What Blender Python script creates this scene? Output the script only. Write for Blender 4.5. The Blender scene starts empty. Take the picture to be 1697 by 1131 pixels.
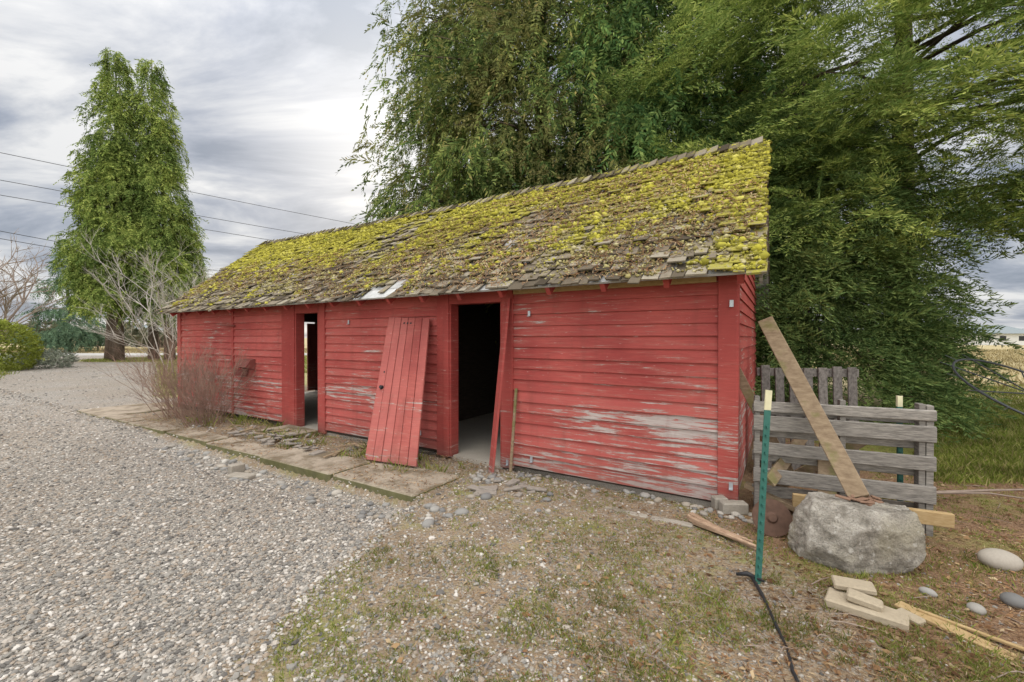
import bpy, bmesh, math, random
import numpy as np
from mathutils import Vector, Matrix
rng=np.random.default_rng(7); random.seed(7)
R_=random.uniform
sc=bpy.context.scene
sc.view_settings.view_transform='Standard'; sc.view_settings.look='None'; sc.view_settings.exposure=0
COL=sc.collection
# ---------------- frame of the shed
def P(t,d,z): return (2.032-.8516*t+.524*d, 3.986+.524*t+.8516*d, z)
def TD(x,y):
    dx=x-2.032; dy=y-3.986
    return -.8516*dx+.524*dy, .524*dx+.8516*dy
def sstep(v,a,b):
    q=np.clip((v-a)/(b-a),0,1); return q*q*(3-2*q)
_tab=rng.random((256,256))
def vn(x,y,s,o=0):
    x=np.asarray(x,float)*s+o*17.3+500; y=np.asarray(y,float)*s+o*9.1+500
    xi=np.floor(x).astype(int); yi=np.floor(y).astype(int); fx=x-xi; fy=y-yi
    fx=fx*fx*(3-2*fx); fy=fy*fy*(3-2*fy)
    a=_tab[xi%256,yi%256]; b=_tab[(xi+1)%256,yi%256]; c=_tab[xi%256,(yi+1)%256]; d=_tab[(xi+1)%256,(yi+1)%256]
    return (a*(1-fx)+b*fx)*(1-fy)+(c*(1-fx)+d*fx)*fy
def fbm(x,y,s,o=0): return (vn(x,y,s,o)*.55+vn(x,y,s*2.1,o+1)*.3+vn(x,y,s*4.3,o+2)*.15)
def Gfun(x,y):
    t,d=TD(x,y)
    s=(-.9-.21*(4.1-y))-x+ (fbm(x,y,1.3,4)-.5)*.5
    return np.minimum(s,-(d+1.42))
def HG(x,y):
    x=np.asarray(x,float); y=np.asarray(y,float)
    g=Gfun(x,y); t,d=TD(x,y)
    h=-.07*sstep(g,0,.45)
    h=h-.085*sstep(-d,1.40,1.46)*(1-sstep(-d,1.6,2.1))*sstep(t,2.3,2.8)*(1-sstep(t,6,9.5))
    h=h+.05*np.exp(-((x+.15)**2+(y-3.55)**2)/.9)*(d<-.3)
    amp=.05*np.clip(1-np.hypot(x,y)/60,0,1)
    n=(fbm(x,y,.7,2)-.5)*amp+(vn(x,y,4,8)-.5)*.012
    inside=((t>-.15)&(t<11.4)&(d>-.15)&(d<4.3))
    nearwall=np.clip((-d-.1)/.5,0,1)*((t>-.2)&(t<11.6))+((t<=-.2)|(t>=11.6)|(d>4.3))*1.
    h=h+n*np.clip(nearwall,0,1)
    return np.where(inside,-.06,h)
# ---------------- mesh helpers
def fast(name,V,F,mats,parent=None,smooth=False,mi=None):
    V=np.ascontiguousarray(V,dtype=np.float32); F=np.ascontiguousarray(F,dtype=np.int32)
    me=bpy.data.meshes.new(name)
    me.vertices.add(len(V)); me.vertices.foreach_set('co',V.ravel())
    k=F.shape[1]
    me.loops.add(F.size); me.loops.foreach_set('vertex_index',F.ravel())
    me.polygons.add(len(F)); me.polygons.foreach_set('loop_start',np.arange(0,F.size,k,dtype=np.int32))
    if not isinstance(mats,(list,tuple)): mats=[mats]
    for m in mats: me.materials.append(m)
    if mi is not None: me.polygons.foreach_set('material_index',np.asarray(mi,dtype=np.int32))
    me.polygons.foreach_set('use_smooth',np.full(len(F),smooth))
    me.update(calc_edges=True); me.validate()
    ob=bpy.data.objects.new(name,me); COL.objects.link(ob)
    if parent: ob.parent=parent
    return ob
def empty(name):
    e=bpy.data.objects.new(name,None); COL.objects.link(e); e.empty_display_size=.2; return e
class MB:
    def __init__(s): s.v=[]; s.f=[]; s.m=[]
    def add(s,vs,fs,m=0):
        o=len(s.v); s.v+= [tuple(p) for p in vs]; s.f+=[tuple(i+o for i in f) for f in fs]; s.m+=[m]*len(fs)
    def hexa(s,p,m=0):
        s.add(p,[(0,1,2,3),(4,7,6,5),(0,4,5,1),(1,5,6,2),(2,6,7,3),(3,7,4,0)],m)
    def box(s,t0,t1,d0,d1,z0,z1,m=0,f=P):
        s.hexa([f(t0,d0,z0),f(t1,d0,z0),f(t1,d1,z0),f(t0,d1,z0),f(t0,d0,z1),f(t1,d0,z1),f(t1,d1,z1),f(t0,d1,z1)],m)
    def beam(s,a,b,w,h,up=(0,0,1),m=0,w2=None,h2=None):
        a=Vector(a); b=Vector(b); ax=(b-a).normalized(); x=ax.cross(Vector(up)).normalized(); y=x.cross(ax)
        w2=w2 or w; h2=h2 or h
        q=[]
        for c,ww,hh in ((a,w,h),(b,w2,h2)):
            for sx,sy in ((-1,-1),(1,-1),(1,1),(-1,1)): q.append(c+x*sx*ww/2+y*sy*hh/2)
        s.hexa(q,m)
    def tube(s,pts,rad,n=6,m=0,cap=True):
        pts=[Vector(p) for p in pts]; o=len(s.v); vs=[];fs=[]
        for i,p in enumerate(pts):
            a=pts[min(i+1,len(pts)-1)]-pts[max(i-1,0)]
            if a.length<1e-6: a=Vector((0,0,1))
            a.normalize(); ref=Vector((0,0,1)) if abs(a.z)<.9 else Vector((1,0,0))
            x=a.cross(ref).normalized(); y=a.cross(x)
            r=rad[i] if hasattr(rad,'__len__') else rad
            for k in range(n):
                an=2*math.pi*k/n; vs.append(p+x*math.cos(an)*r+y*math.sin(an)*r)
        for i in range(len(pts)-1):
            for k in range(n):
                fs.append((i*n+k,i*n+(k+1)%n,(i+1)*n+(k+1)%n,(i+1)*n+k))
        if cap: fs.append(tuple(range(n))); fs.append(tuple((len(pts)-1)*n+k for k in range(n)))
        s.add(vs,fs,m)
    def build(s,name,mats,parent=None,smooth=False,bevel=0):
        me=bpy.data.meshes.new(name); me.from_pydata(s.v,[],s.f)
        if not isinstance(mats,(list,tuple)): mats=[mats]
        for m in mats: me.materials.append(m)
        me.polygons.foreach_set('material_index',s.m)
        bm=bmesh.new(); bm.from_mesh(me); bmesh.ops.recalc_face_normals(bm,faces=bm.faces)
        if bevel: bmesh.ops.bevel(bm,geom=list(bm.edges),offset=bevel,segments=1,affect='EDGES')
        bm.to_mesh(me); bm.free()
        me.polygons.foreach_set('use_smooth',np.full(len(me.polygons),smooth)); me.update()
        ob=bpy.data.objects.new(name,me); COL.objects.link(ob)
        if parent: ob.parent=parent
        return ob
# ---------------- material helpers
class M:
    def __init__(s,name,rough=.85,spec=.2):
        s.m=bpy.data.materials.new(name); s.m.use_nodes=True; s.nt=s.m.node_tree
        s.b=s.nt.nodes['Principled BSDF']; s.b.inputs['Roughness'].default_value=rough
        s.b.inputs['Specular IOR Level'].default_value=spec
        s.tc=s.nt.nodes.new('ShaderNodeTexCoord'); s.pos=s.tc.outputs['Object']
    def n(s,typ,ins=None,**kw):
        nd=s.nt.nodes.new(typ)
        for k,v in kw.items(): setattr(nd,k,v)
        for k,v in (ins or {}).items():
            if hasattr(v,'is_output'): s.nt.links.new(v,nd.inputs[k])
            else: nd.inputs[k].default_value=v
        return nd
    def noise(s,scale,detail=3,vec=None,rough=.55,out='Fac'):
        return s.n('ShaderNodeTexNoise',{'Vector':vec or s.pos,'Scale':scale,'Detail':detail,'Roughness':rough}).outputs[out]
    def vor(s,scale,out='Distance',vec=None,rnd=1.,feature='F1'):
        return s.n('ShaderNodeTexVoronoi',{'Vector':vec or s.pos,'Scale':scale,'Randomness':rnd},feature=feature).outputs[out]
    def ramp(s,fac,stops):
        r=s.n('ShaderNodeValToRGB',{'Fac':fac}); el=r.color_ramp.elements
        while len(el)<len(stops): el.new(.5)
        for e,(p,c) in zip(el,stops):
            e.position=p; e.color=(c,c,c,1) if not hasattr(c,'__len__') else (*c,1)
        return r.outputs[0]
    def mix(s,f,a,b,mode='MIX'):
        nd=s.n('ShaderNodeMix',data_type='RGBA',blend_type=mode)
        for i,v in ((0,f),(6,a),(7,b)):
            if hasattr(v,'is_output'): s.nt.links.new(v,nd.inputs[i])
            elif i==0: nd.inputs[0].default_value=v
            else: nd.inputs[i].default_value=(*v,1)
        return nd.outputs[2]
    def math(s,op,a,b=0.,clamp=False):
        nd=s.n('ShaderNodeMath',{0:a,1:b},operation=op); nd.use_clamp=clamp; return nd.outputs[0]
    def isl(s): return s.n('ShaderNodeNewGeometry').outputs['Random Per Island']
    def attr(s,nm): return s.n('ShaderNodeAttribute',attribute_name=nm).outputs['Fac']
    def wallvec(s,scale):
        a=s.n('ShaderNodeMapping',{'Vector':s.pos,'Rotation':(0,0,-math.atan2(.524,-.8516))})
        return s.n('ShaderNodeMapping',{'Vector':a.outputs[0],'Scale':scale}).outputs[0]
    def col(s,c):
        if hasattr(c,'is_output'): s.nt.links.new(c,s.b.inputs['Base Color'])
        else: s.b.inputs['Base Color'].default_value=(*c,1)
    def bump(s,h,dist=.01,st=.6):
        b=s.n('ShaderNodeBump',{'Height':h,'Strength':st,'Distance':dist}); s.nt.links.new(b.outputs[0],s.b.inputs['Normal'])
def red_paint(name,base=(.39,.066,.053),peel=.595):
    m=M(name,.75,.2)
    v=m.wallvec((1.0,1.0,16)); v2=m.wallvec((5,5,70))
    n1=m.noise(1.2,4); n2=m.noise(2.0,7,v,.75); n3=m.noise(1.,4,v2,.65)
    c=m.mix(m.ramp(n1,[(.3,0.),(.7,1.)]),(base[0]*.70,base[1]*.62,base[2]*.7),(base[0]*1.18,base[1]*1.45,base[2]*1.5))
    c=m.mix(m.math('MULTIPLY',m.ramp(n3,[(.35,0.),(.75,1.)]),.6),c,(base[0]*.45,base[1]*.5,base[2]*.6))
    c=m.mix(m.math('MULTIPLY',m.isl(),.4),c,(base[0]*1.25,base[1]*1.9,base[2]*2.1))
    z=m.n('ShaderNodeSeparateXYZ',{0:m.pos}).outputs[2]
    band=m.ramp(m.math('MULTIPLY',z,.4),[(0,.14),(.1,.08),(.19,.04),(.29,.13),(.34,.02),(.5,0)])
    big=m.noise(.75,2)
    k=m.math('ADD',m.math('ADD',n2,m.math('MULTIPLY',m.math('SUBTRACT',big,.5),.42)),band)
    pk=m.ramp(k,[(peel+.03,0.),(peel+.06,.95)])
    thin=m.ramp(k,[(peel-.08,0.),(peel+.03,.5)])
    wood=m.mix(n3,(.20,.16,.14),(.60,.54,.51))
    c=m.mix(thin,c,(.38,.15,.12)); c=m.mix(pk,c,wood)
    nk=m.ramp(m.noise(1.,2,m.wallvec((14,14,50))),[(.68,0.),(.74,1.)])
    c=m.mix(m.math('MULTIPLY',nk,.5),c,(.5,.32,.29))
    stain=m.ramp(m.noise(1.,4,m.wallvec((7,7,.8))),[(.55,0.),(.75,.4)]); c=m.mix(stain,c,(.17,.05,.04))
    dirt=m.ramp(m.math('ADD',z,m.math('MULTIPLY',n1,.25)),[(.12,.75),(.42,0.)])
    c=m.mix(m.math('MULTIPLY',dirt,.6),c,(.16,.09,.07))
    m.col(c); m.bump(m.math('ADD',n3,m.math('MULTIPLY',pk,-.6)),.004,.6)
    return m.m
RED=red_paint('red_painted_wood'); RED_DOOR=red_paint('red_door_paint',(.36,.078,.062),.64); RED_TRIM=red_paint('red_trim_paint',(.33,.048,.038),.66)
def wood(name,a,b,scale=8,st=(1,1,1),moss=0):
    m=M(name,.9,.15)
    v=m.n('ShaderNodeMapping',{'Vector':m.pos,'Scale':st}).outputs[0]
    n=m.noise(scale,5,v,.65); c=m.mix(m.ramp(n,[(.3,0.),(.7,1.)]),a,b)
    c=m.mix(m.math('MULTIPLY',m.isl(),.35),c,tuple(x*.55 for x in a))
    if moss: c=m.mix(m.ramp(m.noise(5,4),[(.52,0.),(.62,moss)]),c,(.12,.14,.03))
    m.col(c); m.bump(n,.004,.6); return m.m
GREYW=wood('weathered_grey_wood',(.12,.11,.10),(.38,.35,.31),12,(1,1,9))
GREYD=wood('dark_weathered_wood',(.08,.07,.065),(.24,.22,.20),12,(3,3,2))
BEAMW=wood('old_timber',(.20,.14,.09),(.38,.29,.19),9,(1.5,1.5,4),.5)
FRESHW=wood('tan_lumber',(.36,.24,.11),(.54,.40,.22),9,(2,2,8))
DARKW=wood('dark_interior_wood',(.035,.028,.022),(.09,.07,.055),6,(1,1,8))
BARK=wood('bark',(.07,.05,.04),(.17,.13,.10),10,(3,3,.6))
TWIG=wood('bare_twigs',(.20,.15,.12),(.36,.29,.24),5)
TWIGR=wood('reddish_twigs',(.18,.11,.09),(.36,.24,.18),5)
def simple(name,c,rough=.8,metal=0,var=.2,scale=20):
    m=M(name,rough,.3); n=m.noise(scale,4)
    m.col(m.mix(n,tuple(x*(1-var) for x in c),tuple(x*(1+var) for x in c))); m.b.inputs['Metallic'].default_value=metal
    m.bump(n,.002,.4); return m.m
GALV=simple('galvanized_metal',(.45,.47,.5),.5,.6); BLACK=simple('black_plastic',(.02,.02,.022),.5)
TGREEN=simple('green_post_paint',(.035,.13,.105),.5); CREAM=simple('cream_post_tip',(.62,.58,.38),.6)
RUST=simple('rusty_metal',(.12,.07,.05),.8,.2,.5); DARKM=simple('dark_metal',(.06,.065,.07),.6,.5)
VENT=simple('brown_red_vent',(.20,.06,.05),.7)
def concrete(name,a,b,moss=.6,side=True):
    m=M(name,.95,.1); n=m.noise(3,6,rough=.7); f=m.noise(60,4)
    c=m.mix(n,a,b); c=m.mix(m.math('MULTIPLY',f,.5),c,tuple(x*.5 for x in a))
    c=m.mix(m.ramp(m.noise(2.3,6,rough=.7),[(.46,0.),(.60,moss)]),c,(.13,.10,.065))
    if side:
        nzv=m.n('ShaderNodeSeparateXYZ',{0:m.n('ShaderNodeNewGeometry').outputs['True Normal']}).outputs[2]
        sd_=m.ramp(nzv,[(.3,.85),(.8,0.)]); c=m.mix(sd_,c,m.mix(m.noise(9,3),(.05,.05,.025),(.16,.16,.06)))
    m.col(c); m.bump(m.math('ADD',n,f),.006,.6); return m.m
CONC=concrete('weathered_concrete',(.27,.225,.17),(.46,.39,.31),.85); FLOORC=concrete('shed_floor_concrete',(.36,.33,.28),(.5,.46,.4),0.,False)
BLOCKC=concrete('concrete_block',(.28,.25,.21),(.44,.40,.34),.3,False)
def stones(name,stops):
    m=M(name,.8,.25); c=m.ramp(m.isl(),stops); c=m.mix(m.math('MULTIPLY',m.noise(90,2),.35),c,(.14,.12,.10)); m.col(c)
    return m.m
STONE=stones('mixed_gravel_stone',[(0,(.085,.08,.075)),(.2,(.20,.19,.175)),(.45,(.33,.31,.275)),(.65,(.30,.235,.175)),(.85,(.47,.43,.38)),(1,(.62,.58,.53))])
PEB=stones('river_stone',[(0,(.14,.14,.14)),(.4,(.30,.29,.27)),(.7,(.30,.25,.19)),(1,(.52,.5,.46))])
def leafm(name,stops,big=((.5,.5,.5),(1.,1.,1.)),bs=.6,tr=.25,tint=None):
    m=M(name); c=m.ramp(m.isl(),stops)
    n=m.ramp(m.noise(bs,2),[(.35,big[0]),(.65,big[1])]); c=m.mix(1.,c,n,'MULTIPLY')
    if tint: c=m.mix(m.ramp(m.noise(.45,3),[(.5,0.),(.64,tint[1])]),c,tint[0])
    df=m.n('ShaderNodeBsdfDiffuse',{'Color':c}); m.nt.nodes.remove(m.b)
    t=m.n('ShaderNodeBsdfTranslucent',{'Color':c}); mx=m.n('ShaderNodeMixShader',{0:tr}); 
    m.nt.links.new(df.outputs[0],mx.inputs[1]); m.nt.links.new(t.outputs[0],mx.inputs[2])
    m.nt.links.new(mx.outputs[0],m.nt.nodes['Material Output'].inputs[0]); return m.m
CEDAR=leafm('cedar_foliage',[(0,(.065,.11,.04)),(.5,(.15,.21,.065)),(.9,(.29,.34,.11)),(1,(.40,.32,.14))],((.5,.55,.55),(1.25,1.22,1.05)),.9,.25,((.27,.20,.10),.5))
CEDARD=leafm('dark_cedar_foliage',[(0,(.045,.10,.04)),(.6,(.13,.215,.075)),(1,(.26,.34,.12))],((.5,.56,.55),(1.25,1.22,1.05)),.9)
DEOD=leafm('deodar_needles',[(0,(.13,.19,.055)),(.5,(.27,.35,.10)),(1,(.50,.55,.20))],((.58,.66,.6),(1.25,1.2,1.)),.6,.3)
DEODD=leafm('shaded_deodar_needles',[(0,(.08,.14,.055)),(.5,(.17,.24,.09)),(1,(.31,.38,.15))],((.6,.68,.62),(1.2,1.2,1.)),.6)  # darker copy of the deodar needles, shade put into the leaf colour
TALL=leafm('tall_conifer_foliage',[(0,(.08,.125,.035)),(.5,(.18,.24,.065)),(1,(.38,.43,.14))],((.55,.62,.6),(1.22,1.18,1.)),.45)
BLUEC=leafm('bluish_conifer_foliage',[(0,(.10,.17,.11)),(1,(.22,.32,.19))])
HEDGE=leafm('hedge_leaves',[(0,(.20,.25,.04)),(1,(.44,.48,.10))])
SAGE=leafm('grey_green_leaves',[(0,(.20,.23,.17)),(1,(.42,.44,.35))])
FAR=leafm('distant_foliage',[(0,(.10,.12,.07)),(.6,(.17,.17,.11)),(1,(.24,.21,.15))])
GRASS=leafm('grass_blades',[(0,(.14,.19,.035)),(.5,(.29,.35,.07)),(.8,(.40,.38,.13)),(1,(.48,.40,.2))],bs=1.5,tr=.3)
DRYG=leafm('dry_grass',[(0,(.28,.22,.1)),(.5,(.44,.36,.19)),(1,(.6,.52,.32))],tr=.2)
LITTER=leafm('needle_litter',[(0,(.13,.07,.04)),(.4,(.28,.15,.08)),(.8,(.42,.27,.14)),(1,(.6,.47,.30))],tr=.1)
mm=M('roof_moss',.95,.05); c=mm.ramp(mm.isl(),[(0,(.13,.12,.025)),(.35,(.27,.25,.04)),(.75,(.45,.41,.05)),(1,(.60,.55,.14))])
c=mm.mix(mm.math('MULTIPLY',mm.noise(70,2),.5),c,(.14,.12,.03)); mm.col(c); MOSS=mm.m
lm=M('roof_lichen',.95,.05); c=lm.ramp(lm.isl(),[(0,(.14,.11,.05)),(.4,(.26,.22,.09)),(.75,(.36,.32,.14)),(1,(.48,.43,.26))]); lm.col(c); LICH=lm.m
sm=M('mossy_wood_shakes',.95,.08)
g=sm.noise(40,4); c=sm.ramp(sm.isl(),[(0,(.05,.04,.03)),(.3,(.14,.115,.085)),(.7,(.25,.21,.16)),(1,(.38,.34,.27))])
c=sm.mix(sm.math('MULTIPLY',g,.5),c,(.07,.055,.035))
mk=sm.attr('moss'); mk=sm.math('ADD',mk,sm.math('MULTIPLY',sm.math('SUBTRACT',sm.noise(7,5,rough=.7),.5),1.8))
c=sm.mix(sm.ramp(mk,[(.38,0.),(.58,.88)]),c,sm.mix(sm.noise(50,3),(.17,.15,.03),(.42,.38,.06)))
sm.col(c); sm.bump(g,.006,.8); SHAKE=sm.m
OLDG=wood('exposed_pale_sheathing',(.3,.3,.29),(.6,.6,.6),6,(1,1,1))
# ---------------- ground
def axis(lo,hi,n,a):
    u=np.linspace(-1,1,n); v=np.sinh(a*u)/np.sinh(a); return np.where(v<0,-v*lo,v*hi)
xs=axis(-900,900,680,9.5); ys=axis(-60,1500,760,9.2)+2.5
X,Y=np.meshgrid(xs,ys); Z=HG(X,Y)
V=np.stack([X,Y,Z],-1).reshape(-1,3); nx=len(xs); ny=len(ys)
i=np.arange(nx-1)[None,:]+nx*np.arange(ny-1)[:,None]; i=i.ravel()
F=np.stack([i,i+1,i+1+nx,i+nx],-1)
gm=M('ground_surface',.95,.1)
x,y=V[:,0],V[:,1]; t,d=TD(x,y)
gr=sstep(Gfun(x,y),-.15,.3)
verge=sstep(-(x+19.5)-.93*(y-16.5),0,1.5)
def verge2f(x,y):
    t,d=TD(x,y)
    a=sstep(t,12.3,13.5)*sstep(d,-2.4,-1.0)*sstep(x+.82*y,-.6,.8)
    b_=1-sstep(np.hypot(x+24.8,(y-31)*1.4),4.,6.)
    return np.maximum(a,b_)
verge2=verge2f(x,y)
gleft=np.maximum(verge,verge2)
drv=((y>8)&(x<-8)&(y<38)).astype(float); gr=np.maximum(gr,drv*(t>12.2))
gr=gr*(1-gleft)
road=sstep(y,37.5,38)*(1-sstep(y,43,43.5))*(x<-8)
field=np.maximum(sstep(y,43,45)*(x<5),sstep(x-.45*y,2.5,5)*sstep(y,8.5,12))
field=np.maximum(field,sstep(y,60,70)); field=np.maximum(field,verge2*.6)
grass=np.maximum(gleft,sstep(x,3.8,5)*sstep(y,4.6,5.6)*(1-sstep(y,9,12))*.8)
duff=sstep(x+.1*y,1.5,2.8)*(1-field)
ob=fast('ground',V,F,gm.m,smooth=True)
for nm,a in (('gravel',gr),('grass',grass),('duff',duff),('field',field),('road',road)):
    at=ob.data.attributes.new(nm,'FLOAT','POINT'); at.data.foreach_set('value',a.astype(np.float32))
def stonecol(sc_,st):
    w=gm.n('ShaderNodeSeparateColor',{0:gm.vor(sc_,'Color')}).outputs[0]; return gm.ramp(w,st)
nz=gm.noise(2.5,6,rough=.7); nb=gm.noise(.5,3); nf=gm.noise(35,3)
g1=stonecol(55,[(0,(.10,.095,.09)),(.3,(.23,.22,.20)),(.6,(.34,.31,.28)),(.85,(.34,.27,.21)),(1,(.56,.52,.47))])
g2=stonecol(120,[(0,(.11,.105,.095)),(.5,(.27,.25,.22)),(1,(.46,.43,.39))])
gcol=gm.mix(gm.ramp(nf,[(.45,0.),(.55,1.)]),g1,g2)
gcol=gm.mix(gm.math('MULTIPLY',gm.ramp(nb,[(.35,0.),(.65,1.)]),.45),gcol,(.25,.20,.15))
dcol=gm.mix(nz,(.13,.09,.06),(.38,.295,.20)); dcol=gm.mix(gm.ramp(nf,[(.5,0.),(.62,.65)]),dcol,g2)
duf=gm.mix(gm.noise(25,5,rough=.7),(.10,.06,.04),(.36,.23,.14))
gcl=gm.mix(gm.noise(12,4),(.13,.15,.04),(.30,.30,.09))
fcl=gm.mix(gm.noise(.3,5),(.27,.22,.11),(.50,.42,.25))
def wmask(a,f=.5,sc2=nz): return gm.ramp(gm.math('ADD',gm.attr(a),gm.math('MULTIPLY',gm.math('SUBTRACT',sc2,.5),f*2)),[(.38,0.),(.62,1.)])
c=gm.mix(wmask('duff'),dcol,duf)
gpatch=gm.ramp(gm.noise(1.6,6,rough=.7),[(.53,0.),(.65,.65)])
c=gm.mix(gpatch,c,gcl)
c=gm.mix(wmask('gravel',.35),c,gcol)
c=gm.mix(wmask('grass',.3),c,gcl); c=gm.mix(gm.attr('field'),c,fcl); c=gm.mix(gm.attr('road'),c,(.42,.41,.39))
gm.col(c)
hh=gm.math('ADD',gm.math('MULTIPLY',gm.vor(55),-1.),gm.math('MULTIPLY',nz,2.)); gm.bump(hh,.02,.8)
# ---------------- stones
def ico(sub=1):
    bm=bmesh.new(); bmesh.ops.create_icosphere(bm,subdivisions=sub,radius=1)
    v=np.array([p.co[:] for p in bm.verts]); f=np.array([[q.index for q in p.verts] for p in bm.faces]); bm.free(); return v,f
I1=ico(1); I2=ico(2)
def rotm(n):
    q=rng.normal(size=(n,4)); q/=np.linalg.norm(q,axis=1)[:,None]; w,x,y,z=q.T
    return np.stack([1-2*(y*y+z*z),2*(x*y-z*w),2*(x*z+y*w),2*(x*y+z*w),1-2*(x*x+z*z),2*(y*z-x*w),2*(x*z-y*w),2*(y*z+x*w),1-2*(x*x+y*y)],-1).reshape(n,3,3)
def scatter(pos,size,tpl=I1,flat=.6,jit=.25):
    n=len(pos); v,f=tpl; k=len(v)
    A=v[None]*(1+jit*rng.normal(size=(n,k,1))*.6)*rng.uniform(.6,1.25,(n,1,3))
    A=np.einsum('nij,nkj->nki',rotm(n),A)*size[:,None,None]; A[:,:,2]*=flat
    A+=pos[:,None,:]
    Fa=f[None]+(np.arange(n)*k)[:,None,None]
    return A.reshape(-1,3),Fa.reshape(-1,f.shape[1])
def polar(n,y0,y1,r0,r1,p=1.):
    yy=y0*(y1/y0)**(rng.random(n)**p); rr=rng.uniform(r0,r1,n); return rr*yy,yy
x,y=polar(76000,1.75,24,-1.35,.15); g=Gfun(x,y); k=((g>-.1)|(rng.random(len(x))<.12))&~((-(x+19.5)-.93*(y-16.5)>.3)|(verge2f(x,y)>.4))
t,d=TD(x,y); k&=~((t>0)&(t<11.3)&(d>-.05)&(d<4.2))
x,y=x[k],y[k]; s=rng.uniform(.005,.012,len(x))*(1+.10*y)+ (rng.random(len(x))<.03)*.01
A=scatter(np.stack([x,y,HG(x,y)+s*.2],-1),s); fast('driveway_gravel',*A,STONE)
x,y=polar(20000,1.75,6,-.5,1.25); t,d=TD(x,y); k=(Gfun(x,y)<0)&(d<-.05)&(rng.random(len(x))<np.clip(1.0-.5*x,.12,.8)); x,y=x[k],y[k]; s=rng.uniform(.004,.010,len(x))*(1+.06*y)
A=scatter(np.stack([x,y,HG(x,y)+s*.2],-1),s); fast('loose_pebbles',*A,STONE)
def tdstones(n,t0,t1,d0,d1,s0,s1,z=0):
    t=rng.uniform(t0,t1,n); d=rng.uniform(d0,d1,n); s=s0+(s1-s0)*rng.random(n)**4
    x=2.032-.8516*t+.524*d; y=3.986+.524*t+.8516*d
    return np.stack([x,y,HG(x,y)+s*.2+z],-1),s
L=[tdstones(420,1.9,7.5,-1.85,-1.5,.010,.055),tdstones(300,.1,2.3,-.35,-.06,.008,.045),tdstones(130,4.6,7.4,-.9,-.3,.012,.06,.02),
   tdstones(60,7.5,9.5,-1.1,-.3,.015,.05),tdstones(70,2.0,2.6,-.7,-.2,.012,.05),tdstones(40,1.3,2.4,-1.2,-.5,.012,.05),tdstones(26,-.3,.3,-.35,-.1,.03,.07)]
pp=np.concatenate([a[0] for a in L]); ss=np.concatenate([a[1] for a in L]); A=scatter(pp,ss,I2,.6,.09); fast('drain_rocks',*A,PEB,smooth=True)
b=MB()
for i in range(46):
    if i<30: t=R_(4.7,7.1); d=R_(-1.05,-.5)
    else: t=R_(1.4,2.3); d=R_(-1.1,-.6)
    a=Vector(P(t,d,.04+R_(0,.05)*(i<30))); an=R_(0,6.28); l=R_(.06,.2)
    b.beam(a,a+Vector((math.cos(an)*l,math.sin(an)*l,R_(-.03,.03))),R_(.05,.12),R_(.015,.03),w2=R_(.03,.1))
b.build('slate_pieces',simple('slate',(.24,.21,.18),.8,0,.4,30),bevel=.004)
b=MB()
for i in range(22):
    t=R_(4.3,7.4); d=R_(-1.0,-.35); a=Vector(P(t,d,.05+R_(0,.04))); an=R_(0,6.28); l=R_(.12,.38)
    b.beam(a,a+Vector((math.cos(an)*l,math.sin(an)*l,R_(-.02,.03))),R_(.02,.06),R_(.012,.02),w2=R_(.015,.04))
b.build('wood_scraps',BEAMW,bevel=.002)
# ---------------- shed
shed=empty('red_wooden_shed')
LT=11.25; D=4.08; TOP=2.33; RD=2.04
def roofz(d): 
    dd=d if d<=RD else 2*RD-d
    return 2.09+(dd+.35)*.828
core=MB(); W=.09
segs=[(0.,2.52),(3.32,6.12),(6.74,LT)]
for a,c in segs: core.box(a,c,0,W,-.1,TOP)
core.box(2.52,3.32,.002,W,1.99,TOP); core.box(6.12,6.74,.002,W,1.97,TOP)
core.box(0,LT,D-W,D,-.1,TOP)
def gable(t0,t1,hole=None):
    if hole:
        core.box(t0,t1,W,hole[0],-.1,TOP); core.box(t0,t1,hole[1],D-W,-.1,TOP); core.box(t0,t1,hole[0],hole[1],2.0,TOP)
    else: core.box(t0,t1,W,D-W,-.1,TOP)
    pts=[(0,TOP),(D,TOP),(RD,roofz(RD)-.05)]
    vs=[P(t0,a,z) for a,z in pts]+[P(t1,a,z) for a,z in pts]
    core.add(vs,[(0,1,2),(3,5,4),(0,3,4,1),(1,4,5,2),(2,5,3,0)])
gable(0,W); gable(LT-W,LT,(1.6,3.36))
core.box(4.7,4.78,W,D-W,-.05,TOP)
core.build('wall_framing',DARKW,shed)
fl=MB(); fl.box(.05,LT-.05,.0,D-.05,-.1,.0); fl.build('floor_slab',FLOORC,shed)
sd=MB(); EX=.128
def clap(t0,t1,z0,z1,jit=True):
    n=int(round((z1-z0)/EX))
    for i in range(n):
        za=z0+i*EX; zb=za+EX+.006; o=R_(0,.006); a=-.028-o; e=-.006
        w1=R_(-.005,.005); w2=R_(-.005,.005)
        p=[P(t0,a,za+w1),P(t1,a,za+w2),P(t1,-.001,za+w2),P(t0,-.001,za+w1),P(t0,e,zb+w1),P(t1,e,zb+w2),P(t1,-.001,zb+w2),P(t0,-.001,zb+w1)]
        sd.hexa(p)
clap(.11,2.36,.03,2.33); clap(3.54,5.95,.05,2.33); clap(7.16,8.84,.05,2.33); clap(8.90,LT-.12,.05,2.33)
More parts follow.
